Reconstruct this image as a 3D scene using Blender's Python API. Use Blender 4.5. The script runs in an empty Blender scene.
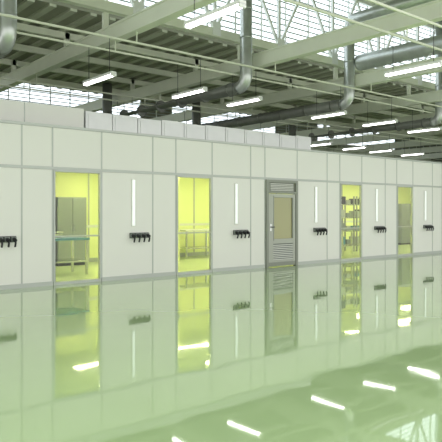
import bpy, bmesh, math, random
from mathutils import Vector, Matrix
random.seed(4)
scene=bpy.context.scene
try:
    scene.view_settings.view_transform='Standard'
except Exception: pass

# ---------------------------------------------------------------- materials
def mat(name,col,rough=.5,metal=0,emit=None,es=0,noise=0,nscale=4,spec=.5,coat=0,bump=0,bscale=5,tint=None):
    m=bpy.data.materials.new(name); m.use_nodes=True
    nt=m.node_tree; b=nt.nodes['Principled BSDF']
    b.inputs['Base Color'].default_value=(*col,1)
    b.inputs['Roughness'].default_value=rough
    b.inputs['Metallic'].default_value=metal
    b.inputs['Specular IOR Level'].default_value=spec
    b.inputs['Coat Weight'].default_value=coat
    b.inputs['Coat Roughness'].default_value=.03
    if tint: b.inputs['Specular Tint'].default_value=(*tint,1)
    if emit:
        b.inputs['Emission Color'].default_value=(*emit,1); b.inputs['Emission Strength'].default_value=es
    if noise or bump:
        tc=nt.nodes.new('ShaderNodeTexCoord')
        n=nt.nodes.new('ShaderNodeTexNoise'); n.inputs['Scale'].default_value=nscale; n.inputs['Detail'].default_value=4
        nt.links.new(tc.outputs['Object'],n.inputs['Vector'])
        if noise:
            mx=nt.nodes.new('ShaderNodeMix'); mx.data_type='RGBA'
            mx.inputs[6].default_value=(*[c*(1-noise) for c in col],1)
            mx.inputs[7].default_value=(*[min(1,c*(1+noise)) for c in col],1)
            nt.links.new(n.outputs['Fac'],mx.inputs[0]); nt.links.new(mx.outputs[2],b.inputs['Base Color'])
        if bump:
            n2=nt.nodes.new('ShaderNodeTexNoise'); n2.inputs['Scale'].default_value=bscale; n2.inputs['Detail'].default_value=0
            nt.links.new(tc.outputs['Object'],n2.inputs['Vector'])
            bp=nt.nodes.new('ShaderNodeBump'); bp.inputs['Strength'].default_value=1; bp.inputs['Distance'].default_value=bump
            nt.links.new(n2.outputs['Fac'],bp.inputs['Height']); nt.links.new(bp.outputs['Normal'],b.inputs['Normal'])
            if coat: nt.links.new(bp.outputs['Normal'],b.inputs['Coat Normal'])
    return m
M={}
M['floor']=mat('epoxy_floor',(.385,.54,.27),.035,noise=.04,nscale=.3,spec=1.0,coat=.45,bump=.0012,bscale=2.2,tint=(.88,1,.75))
M['panel']=mat('partition_panel',(.81,.82,.775),.22,noise=.015,nscale=1,bump=.0006,bscale=1.3)
M['alu']=mat('aluminium_profile',(.46,.49,.46),.35,metal=.3)
M['alud']=mat('door_frame_grey',(.28,.30,.26),.4)
M['leaf']=mat('door_leaf_grey',(.46,.48,.43),.4)
M['dark']=mat('black_plastic',(.02,.022,.025),.4)
M['seam']=mat('dark_grey_gasket',(.22,.24,.22),.6)  # plain dark grey, backs the lower door vent slats
M['roof']=mat('corrugated_roof',(.31,.31,.25),.7,noise=.25,nscale=.8)
M['roofrib']=mat('roof_rib',(.50,.52,.42),.6)
M['beam']=mat('painted_beam',(.78,.81,.68),.5,noise=.06,nscale=2)
M['truss']=mat('truss_white',(.86,.88,.86),.45)
M['duct']=mat('galvanised_duct',(.62,.65,.64),.35,metal=.75,noise=.2,nscale=5)
M['ductd']=mat('weathered_duct',(.20,.21,.19),.5,metal=.4,noise=.2,nscale=3)
M['silver']=mat('silver_cladding',(.64,.66,.65),.4,metal=.6,noise=.2,nscale=1.5)
M['tube']=mat('fluorescent_tube',(1,1,1),.4,emit=(1,.99,.94),es=8)
M['fix']=mat('luminaire_body',(.8,.82,.8),.4)
M['sky']=mat('skylight_glazing',(.6,.65,.68),.3,emit=(.88,.95,1),es=1.9)
M['slat']=mat('louvre_slat',(.5,.55,.55),.5)
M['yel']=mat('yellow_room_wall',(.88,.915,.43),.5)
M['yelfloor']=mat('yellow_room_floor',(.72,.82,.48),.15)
M['yellamp']=mat('yellow_safelight',(1,1,.4),.4,emit=(1,.98,.55),es=18)
M['cab']=mat('cabinet_grey',(.24,.27,.25),.4)
M['blue']=mat('bench_top_blue',(.08,.26,.36),.3)
M['steel']=mat('stainless_steel',(.55,.57,.55),.25,metal=.9)
M['back']=mat('hall_wall',(.13,.14,.12),.8,noise=.2,nscale=.5)
M['glow']=mat('streak_glow',(.9,.95,.95),.3,emit=(.95,1,.98),es=.4)  # weak glow put in for the bright vertical streaks on wide panels
M['darkmesh']=mat('dark_olive_glass',(.42,.41,.22),.2)
g=bpy.data.materials.new('window_glass'); g.use_nodes=True; nt=g.node_tree; nt.nodes.clear()
o=nt.nodes.new('ShaderNodeOutputMaterial'); mx=nt.nodes.new('ShaderNodeMixShader'); t=nt.nodes.new('ShaderNodeBsdfTransparent'); gl=nt.nodes.new('ShaderNodeBsdfGlossy'); fr=nt.nodes.new('ShaderNodeFresnel')
gl.inputs['Roughness'].default_value=.01; fr.inputs['IOR'].default_value=1.6; t.inputs['Color'].default_value=(.95,.98,.95,1)
nt.links.new(fr.outputs[0],mx.inputs[0]); nt.links.new(t.outputs[0],mx.inputs[1]); nt.links.new(gl.outputs[0],mx.inputs[2]); nt.links.new(mx.outputs[0],o.inputs[0])
M['glass']=g

# ---------------------------------------------------------------- mesh builder
class B:
    def __init__(s,name,parent=None,loc=(0,0,0),bevel=0):
        s.bm=bmesh.new(); s.name=name; s.mats=[]; s.parent=parent; s.loc=Vector(loc); s.bevel=bevel; s.recalc=True
    def mi(s,k):
        if k not in s.mats: s.mats.append(k)
        return s.mats.index(k)
    def box(s,x0,x1,y0,y1,z0,z1,k,M4=None):
        vs=[s.bm.verts.new(Vector(p)) for p in [(x0,y0,z0),(x1,y0,z0),(x1,y1,z0),(x0,y1,z0),(x0,y0,z1),(x1,y0,z1),(x1,y1,z1),(x0,y1,z1)]]
        if M4:
            for v in vs: v.co=M4@v.co
        i=s.mi(k)
        for f in [(0,3,2,1),(4,5,6,7),(0,1,5,4),(1,2,6,5),(2,3,7,6),(3,0,4,7)]:
            fc=s.bm.faces.new([vs[j] for j in f]); fc.material_index=i
    def pane(s,x0,x1,y,z0,z1,k):
        vs=[s.bm.verts.new(Vector(p)) for p in [(x0,y,z0),(x1,y,z0),(x1,y,z1),(x0,y,z1)]]
        f=s.bm.faces.new(vs); f.material_index=s.mi(k); s.recalc=False
    def bar(s,a,b,w,h,k):
        a=Vector(a);b=Vector(b);d=b-a;L=d.length
        q=d.to_track_quat('X','Z').to_matrix().to_4x4()
        s.box(0,L,-w/2,w/2,-h/2,h/2,k,Matrix.Translation(a)@q)
    def tube(s,pts,r,k,n=20):
        pts=[Vector(p) for p in pts]; rings=[]; i=s.mi(k)
        t0=(pts[1]-pts[0]).normalized(); up=Vector((0,0,1)) if abs(t0.z)<.9 else Vector((1,0,0))
        u=t0.cross(up).normalized()
        for j,p in enumerate(pts):
            if j==0: t=pts[1]-p
            elif j==len(pts)-1: t=p-pts[j-1]
            else: t=(pts[j+1]-p).normalized()+(p-pts[j-1]).normalized()
            t.normalize(); u=(u-t*u.dot(t)).normalized(); v=t.cross(u)
            rr=r(j) if callable(r) else r
            rings.append([s.bm.verts.new(p+(u*math.cos(a)+v*math.sin(a))*rr) for a in [2*math.pi*q/n for q in range(n)]])
        for a,b in zip(rings,rings[1:]):
            for q in range(n):
                f=s.bm.faces.new([a[q],a[(q+1)%n],b[(q+1)%n],b[q]]); f.smooth=True; f.material_index=i
        for rg in (rings[0][::-1],rings[-1]):
            f=s.bm.faces.new(rg); f.material_index=i
    def done(s):
        if s.recalc: bmesh.ops.recalc_face_normals(s.bm,faces=s.bm.faces[:])
        me=bpy.data.meshes.new(s.name); 
        for v in s.bm.verts: v.co-=s.loc
        s.bm.to_mesh(me); s.bm.free()
        for k in s.mats: me.materials.append(M[k])
        ob=bpy.data.objects.new(s.name,me); scene.collection.objects.link(ob); ob.location=s.loc
        if s.parent:
            ob.parent=s.parent; ob.location=s.loc-s.parent.location
        if s.bevel:
            m=ob.modifiers.new('bevel','BEVEL'); m.width=s.bevel; m.segments=2; m.limit_method='ANGLE'
        return ob
def empty(name,loc=(0,0,0)):
    e=bpy.data.objects.new(name,None); e.location=loc; e.empty_display_size=.2; scene.collection.objects.link(e); return e

# ---------------------------------------------------------------- floor
XL,XR=-14,48; YF,YB=-16,24
b=B('floor'); b.box(XL,XR,YF,YB,-.2,0,'floor'); b.done()

# ---------------------------------------------------------------- partition wall
edges=[('win',-.9,.15),('wide',.15,1.35),('narrow',1.35,1.95),('win',1.95,3.0),('wide',3.0,4.21),('narrow',4.21,4.80),('win',4.80,5.83),('wide',5.83,7.04),('narrow',7.04,7.64),('win',7.64,8.66),('wide',8.66,9.86),('narrow',9.86,10.34),('door',10.34,11.50),('wide',11.50,12.69),('narrow',12.69,13.23),('win',13.23,14.22),('wide',14.22,15.36),('narrow',15.36,15.96),('win',15.96,16.84),('wide',16.84,17.98),('narrow',17.98,18.57),('win',18.57,19.55),('wide',19.55,20.75),('narrow',20.75,21.35),('win',21.35,22.35),('wide',22.35,23.55),('narrow',23.55,24.15)]
HS,HT=2.20,3.00
pw=empty('cleanroom_partition_wall')
pan=B('panels',pw,bevel=.006); prof=B('profiles',pw)
for k,a,c in edges:
    if k in('wide','narrow'): pan.box(a+.012,c-.012,0,.06,.07,HS-.02,'panel')
    pan.box(a+.012,c-.012,0,.06,HS+.03,HT-.03,'panel')
    prof.box(a-.014,a+.014,-.006,.055,0.07,HT-.03,'alu')
x0,x1=edges[0][1],edges[-1][2]
prof.box(x0,x1,-.02,.07,HT-.03,HT+.02,'alu')
prof.box(x0,x1,-.012,.055,HS-.02,HS+.03,'alu')
for k,a,c in edges:
    if k not in('win','door'): prof.box(a,c,-.015,.055,0,.08,'alu')
pan.done(); prof.done()

wi=0; 
for k,a,c in edges:
    if k=='win':
        wi+=1
        e=empty('window_%d'%wi,((a+c)/2,0,0))
        f=B('frame',e,bevel=.004)
        f.box(a+.014,a+.05,-.02,.055,0,HS-.02,'alu'); f.box(c-.05,c-.014,-.02,.055,0,HS-.02,'alu')
        f.box(a+.05,c-.05,-.02,.055,HS-.06,HS-.02,'alu'); f.box(a+.05,c-.05,-.02,.055,0,.06,'alu')
        f.box(a+.05,c-.05,-.01,.04,.90,.93,'alu')
        f.done()
        gg=B('glass',e); gg.pane(a+.05,c-.05,.015,.06,HS-.06,'glass'); gg.done()

# ---- door with vents
a,c=10.34,11.50
e=empty('door_1',((a+c)/2,0,0))
f=B('frame',e,bevel=.005)
f.box(a+.014,a+.09,-.05,.06,0,HS-.02,'alud'); f.box(c-.09,c-.014,-.05,.06,0,HS-.02,'alud'); f.box(a+.09,c-.09,-.05,.06,HS-.09,HS-.02,'alud'); f.box(a+.09,c-.09,-.05,.06,1.84,1.89,'alud')
f.done()
f=B('leaf',e,bevel=.004)
A,C=a+.10,c-.10; WA,WC=A+.16,C-.08
f.box(A,WA,-.03,.03,.02,1.83,'leaf'); f.box(WC,C,-.03,.03,.02,1.83,'leaf')
f.box(WA,WC,-.03,.03,1.74,1.83,'leaf'); f.box(WA,WC,-.03,.03,.58,.70,'leaf'); f.box(WA,WC,-.03,.03,.02,.16,'leaf')
f.box(WA,WC,0,.02,.70,1.74,'darkmesh')
f.box(WA,WA+.03,-.034,-.03,.66,1.78,'alud'); f.box(WC-.03,WC,-.034,-.0,.70,1.74,'alud')
f.done()
f=B('vent_grilles',e)
f.box(WA,WC,0,.02,.16,.58,'seam')
z=.18
while z<.57: f.bar((WA,-.012,z),(WC,-.012,z),.03,.016,'panel'); z+=.045
f.box(A,C,0,.02,1.89,2.11,'alud')
z=1.92
while z<2.10: f.bar((A+.08,-.012,z),(C-.08,-.012,z),.03,.014,'panel'); z+=.04
f.done()
f=B('handle',e); f.tube([(A+.07,-.03,1.0),(A+.07,-.08,1.0),(A+.16,-.08,1.0)],.012,'dark',10); f.box(A+.04,A+.10,-.036,-.03,.9,1.08,'steel'); f.done()
f=B('kick_plate',e); f.box(A,C,-.034,-.03,.02,.12,'alud'); f.done()

# ---- socket strips & added glowing streaks on the wide panels
for k,a,c in edges:
    if k!='wide': continue
    cx=a+(c-a)*.72; cz=.88
    e=empty('power_socket_strip',(cx,-.02,cz))
    s=B('backplate',e,bevel=.006); s.box(cx-.23,cx+.23,-.02,0,cz-.04,cz+.07,'dark'); s.done()
    s=B('sockets',e)
    for i in range(4):
        x=cx-.18+.12*i
        s.box(x-.045,x+.045,-.05,-.02,cz-.03,cz+.06,'cab')
        s.tube([(x,-.05,cz+.02),(x,-.11,cz-.01)],.035,'dark',14)
        s.tube([(x,-.11,cz-.01),(x,-.125,cz-.05),(x,-.10,cz-.12)],.018,'dark',10)
    s.done()
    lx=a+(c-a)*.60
    e=empty('wall_glow_streak',(lx,-.02,1.6))  # added glowing strip, stands in for a bright streak on the panel
    s=B('streak_backing',e,bevel=.006); s.box(lx-.045,lx+.045,-.02,0,1.08,2.06,'panel'); s.done()
    s=B('streak_face',e,bevel=.008); s.box(lx-.03,lx+.03,-.04,-.02,1.10,2.04,'glow'); s.done()

# ---------------------------------------------------------------- cleanroom body
RB=4.2
b=B('ceiling_cleanroom'); b.box(x0,x1,.07,RB,2.5,2.56,'panel'); b.done()
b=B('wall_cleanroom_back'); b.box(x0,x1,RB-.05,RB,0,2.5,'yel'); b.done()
b=B('wall_cleanroom_left'); b.box(x0-.06,x0,0,RB,0,3,'panel'); b.done()
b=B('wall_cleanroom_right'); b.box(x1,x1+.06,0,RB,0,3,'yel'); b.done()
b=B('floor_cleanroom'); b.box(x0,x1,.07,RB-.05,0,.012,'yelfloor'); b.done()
for i,x in enumerate([1.5,4.6,7.4,10.2,13.0,15.8,18.6,21.4]):
    for y in (1.2,2.9):
        b=B('yellow_ceiling_light',loc=(x,y,2.46),bevel=.004)
        b.box(x-.75,x+.75,y-.16,y+.16,2.46,2.5,'fix'); b.box(x-.7,x+.7,y-.12,y+.12,2.445,2.46,'yellamp'); b.done()
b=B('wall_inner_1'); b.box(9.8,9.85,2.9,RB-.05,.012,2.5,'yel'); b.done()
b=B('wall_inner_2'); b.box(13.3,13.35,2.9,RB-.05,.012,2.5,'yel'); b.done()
b=B('trim_1'); b.box(x0,x1,RB-.07,RB-.05,.95,1.02,'panel'); b.box(x0,x1,RB-.07,RB-.05,.012,.12,'alu')
x=.5
while x<x1: b.box(x-.02,x+.02,RB-.06,RB-.05,.12,2.5,'alu'); x+=1.2
b.done()

def cabinet(x,y,w,d,h,k='cab'):
    b=B('storage_cabinet',loc=(x,y,0),bevel=.008)
    b.box(x-w/2,x+w/2,y-d/2,y+d/2,.08,h,k); b.box(x-w/2+.03,x+w/2-.03,y-d/2+.03,y+d/2-.03,.012,.08,'dark')
    b.box(x-w/2+.015,x-.006,y-d/2-.02,y-d/2,.1,h-.02,k); b.box(x+.006,x+w/2-.015,y-d/2-.02,y-d/2,.1,h-.02,k)
    b.box(x-.05,x-.03,y-d/2-.04,y-d/2-.02,h*.5,h*.6,'steel'); b.box(x+.03,x+.05,y-d/2-.04,y-d/2-.02,h*.5,h*.6,'steel'); b.done()
def bench(x,y,w,d,h=.86,top='blue'):
    b=B('workbench',loc=(x,y,0),bevel=.005)
    b.box(x-w/2,x+w/2,y-d/2,y+d/2,h-.05,h,top)
    for sx in(-1,1):
        for sy in(-1,1):
            px=x+sx*(w/2-.05);py=y+sy*(d/2-.05); b.box(px-.025,px+.025,py-.025,py+.025,.012,h-.05,'steel')
    b.box(x-w/2+.05,x+w/2-.05,y-d/2+.03,y+d/2-.03,.3,.33,'steel'); b.done()
def rack(x,y,w=.9,d=.5,h=1.9):
    b=B('equipment_rack',loc=(x,y,0),bevel=.003)
    for sx in(-1,1):
        for sy in(-1,1):
            px=x+sx*w/2;py=y+sy*d/2; b.box(px-.02,px+.02,py-.02,py+.02,.012,h,'alud')
    for i,z in enumerate((.25,.7,1.15,1.6)):
        b.box(x-w/2,x+w/2,y-d/2,y+d/2,z,z+.03,'steel')
        for j in range(3):
            hh=random.uniform(.12,.3); xx=x-w/2+.18+j*.28
            b.box(xx-.1,xx+.1,y-.15,y+.15,z+.03,z+.03+hh,random.choice(['cab','dark','alu','blue']))
    b.done()
cabinet(5.95,3.75,.9,.6,1.75); cabinet(6.88,3.75,.8,.6,1.75)
bench(5.55,1.6,1.3,.8,h=.82); bench(10.9,3.5,1.3,.7,top='panel')
rack(16.2,2.4); rack(17.25,2.4); bench(15.2,1.3,1.2,.6,top='cab')
cabinet(21.9,3.7,.9,.5,1.7); cabinet(20.4,3.7,.9,.5,1.5)
b=B('tray_stack',loc=(5.5,1.6,.82),bevel=.003)
for i in range(3): b.box(5.2+.02*i,5.65+.02*i,1.42,1.78,.822+.05*i,.86+.05*i,'steel')
b.done()

# ---- filter units on top of the cleanroom
b=B('rooftop_filter_housing',bevel=.01); b.box(x0+.02,5.75,.6,1.7,2.57,3.5,'panel')
for i in range(5):
    xx=5.7-1.2*(i+1); b.box(xx-.01,xx+.01,.59,.6,2.6,3.49,'alu')
b.done()
xx=5.8
while xx<12.3:
    w=.62; h=3.47+random.choice([0,0,.0,-.02])
    b=B('fan_filter_unit',loc=(xx,1.1,2.57),bevel=.008)
    b.box(xx,xx+w,.62,1.6,2.57,h,'silver'); b.box(xx+.06,xx+w-.06,.61,.62,3.08,h-.06,'silver')
    b.box(xx+.2,xx+.42,.9,1.2,h,h+.03,'alu')
    b.done(); xx+=w+.012
b=B('cable_tray',loc=(14,.9,3.1)); 
b.box(12.95,23,.8,.83,3.06,3.14,'alu'); b.box(12.95,23,1.2,1.23,3.06,3.14,'alu')
for i in range(33): b.box(13.0+i*.3,13.03+i*.3,.83,1.2,3.06,3.08,'alu')
for i in range(6): b.box(13.1+i*1.9,13.15+i*1.9,1.0,1.05,2.57,3.06,'alu')
b.done()

# ---------------------------------------------------------------- hall shell / roof
b=B('wall_back'); b.box(XL,XR,YB,YB+.2,0,9,'back'); b.done()
b=B('wall_right'); b.box(XR,XR+.2,YF,YB,0,9,'back'); b.done()
Y1=1.9
rf=empty('ceiling',(0,0,6))
def corr(name,xa,xb,ya,yb,z,pitch=.5):
    b=B(name,rf); b.box(xa,xb,ya,yb,z,z+.12,'roof')
    x=xa+.1
    while x<xb:
        b.box(x,x+.16,ya,yb,z-.06,z,'roofrib'); x+=pitch
    b.done()
corr('deck_mid',XL,XR,Y1+.03,10.3,6.0)
corr('deck_far',XL,XR,16.34,YB,6.0)
corr('deck_monitor_near',XL,XR,-6,Y1+.1,8.6,.8)
corr('deck_monitor_far',XL,XR,10.3,16.4,8.6,.8)
b=B('upstand',rf); b.box(XL,XR,-6.1,-6,6,8.7,'roof'); b.box(XL,XR,10.2,10.3,6.12,8.6,'roof')
for xa,xb in ((17,19),(27,31),(40,XR)): b.box(xa,xb,16.29,16.33,6.12,8.55,'roof')
b.done()
b=B('purlins',rf)
for y in (3.6,5.4,7.2,9.0): b.box(XL,XR,y-.05,y+.05,5.78,5.94,'beam')
for y in (18,20,22): b.box(XL,XR,y-.05,y+.05,5.78,5.94,'beam')
b.done()

def skylight(n,y,sections):
    gl=B('glazing_%d'%n,rf); fr=B('glazing_bars_%d'%n,rf)
    for xa,xb in sections: gl.box(xa,xb,y,y+.02,6.14,8.53,'sky')
    x=XL
    while x<XR:
        fr.box(x-.025,x+.025,y-.05,y,6.1,8.53,'truss'); x+=1.0
    z=6.25
    while z<8.5:
        fr.box(XL,XR,y-.035,y-.028,z,z+.045,'slat'); z+=.17
    gl.done(); fr.done()
skylight(1,Y1,[(XL,XR)])
skylight(2,16.3,[(XL,17),(19,27),(31,40)])

def truss(y):
    b=B('roof_truss',loc=(10,y,7)); 
    b.box(XL,XR,y-.09,y+.09,5.97,6.19,'beam'); b.box(XL,XR,y-.06,y+.06,8.25,8.40,'truss')
    x=XL; s=2.4
    while x<XR-s:
        b.bar((x,y,6.15),(x+s/2,y,8.3),.07,.07,'truss'); b.bar((x+s/2,y,8.3),(x+s,y,6.15),.07,.07,'truss')
        b.box(x-.04,x+.04,y-.04,y+.04,6.15,8.3,'truss')
        b.box(x-.14,x+.14,y-.1,y-.085,6.0,6.35,'truss')
        x+=s
    b.done()
truss(1.55)

for x in (-1.5,2.7,6.8,10.95,15.0,19.1,23.2,27.3,31.4,35.5,39.6):
    b=B('ceiling_beam',loc=(x,3,5.4))
    b.box(x-.11,x+.11,-9,YB-.02,5.52,5.56,'beam'); b.box(x-.11,x+.11,-9,YB-.02,5.2,5.24,'beam'); b.box(x-.085,x+.085,-9,YB-.02,5.24,5.52,'beam')
    for y in (Y1-.3,3.6,7.2,9.0,18,20): b.box(x-.06,x+.06,y-.05,y+.05,5.56,5.95,'beam')
    b.done()

# ---- fluorescent fixtures
def fixture(x,y,z=4.15,L=1.26):
    e=empty('fluorescent_light',(x,y,z))
    b=B('body',e,bevel=.005); b.box(x-.06,x+.06,y-L/2,y+L/2,z+.035,z+.09,'fix')
    b.box(x-.06,x+.06,y-L/2,y-L/2+.03,z-.01,z+.05,'fix'); b.box(x-.06,x+.06,y+L/2-.03,y+L/2,z-.01,z+.05,'fix'); b.done()
    b=B('tubes',e)
    for s in(-.03,.03): b.tube([(x+s,y-L/2+.03,z+.015),(x+s,y+L/2-.03,z+.015)],.018,'tube',12)
    b.done()
    b=B('hangers',e)
    for s in(-.45,.45): b.tube([(x,y+s,z+.09),(x,y+s,4.95)],.006,'dark',6)
    b.done()
for x in (6.15,8.52,10.27,13.58,16.06,18.63,21.3): fixture(x,.70)
for x in (5.4,10.45,13.0): fixture(x,-4.05)
for x in (12.6,16.3,19.3,21.6,23.6,26.2,9.9): fixture(x,5.95)
for x in (21,24,27,30,33): fixture(x,12.0)
b=B('lighting_rails',rf)
for y in (.70,-4.05,5.95,12.0):
    for s in(-.45,.45): b.box(XL,XR,y+s-.02,y+s+.02,4.95,4.99,'beam')
for x in (-1.5,2.7,6.8,10.95,15.0,19.1,23.2,27.3,31.4):
    for y in (.70,-4.05,5.95,12.0):
        for s in(-.45,.45): b.box(x-.012,x+.012,y+s-.012,y+s+.012,4.99,5.2,'beam')
b.done()

# ---- ducts
def arc(p,d0,d1,r,n=7):
    p=Vector(p);d0=Vector(d0);d1=Vector(d1); c=p-d0*r+d1*r
    return [c-d1*r*math.cos(t)+d0*r*math.sin(t) for t in [math.pi/2*i/n for i in range(n+1)]]
def duct(name,X,zb,ztop,yend,mt='duct',md='ductd',r=.16):
    e=empty(name,(X,.9,zb)); y=.9
    b=B('riser',e)
    b.tube([(X,y,ztop),(X,y,zb+.32)]+arc((X,y,zb),(0,0,-1),(0,1,0),.3),r,mt,24)
    z=zb+.5
    while z<ztop: b.tube([(X,y,z),(X,y,z+.04)],r+.012,mt,24); z+=.75
    b.done()
    b=B('branch',e)
    b.tube([(X,y+.3,zb),(X,yend-.3,zb)]+arc((X,yend,zb),(0,1,0),(0,0,1),.3)+[(X,yend,5.9)],r*1.05,md,24)
    yy=y+.6
    while yy<yend-.4: b.tube([(X,yy,zb),(X,yy+.05,zb)],r*1.05+.015,md,24); yy+=1.1
    b.done(); return e
duct('ventilation_duct',4.3,4.65,8.55,6.5)
duct('ventilation_duct',10.53,4.65,8.55,8.2)
duct('ventilation_duct',20.0,4.65,8.55,8.2)
e=duct('ventilation_duct',14.80,4.70,7.0,8.6)
b=B('top_bend',e); b.tube(arc((14.80,.9,7.25),(0,0,1),(0,-1,0),.25)+[(14.80,-2.5,7.25)],.16,'duct',24); b.done()
b=B('spiral_duct',e)
pts=[];y=.75
while y>-6: pts.append((15.08,y,5.95)); y-=.06
b.tube(pts,lambda j:.25 if j%2 else .238,'duct',28)
b.done()

# ---------------------------------------------------------------- lights, world, camera
w=bpy.data.worlds.new('world'); scene.world=w; w.use_nodes=True
bg=w.node_tree.nodes['Background']; bg.inputs[0].default_value=(1,1,.97,1); bg.inputs[1].default_value=1.65

cam=bpy.data.cameras.new('camera'); co=bpy.data.objects.new('camera',cam); scene.collection.objects.link(co); scene.camera=co
co.location=(0,-10.68,1.40)
co.rotation_euler=(math.radians(90),0,-math.atan2(.6412,.7673))
cam.sensor_width=36; cam.lens=36*600/442; cam.shift_y=-10/442; cam.clip_end=300
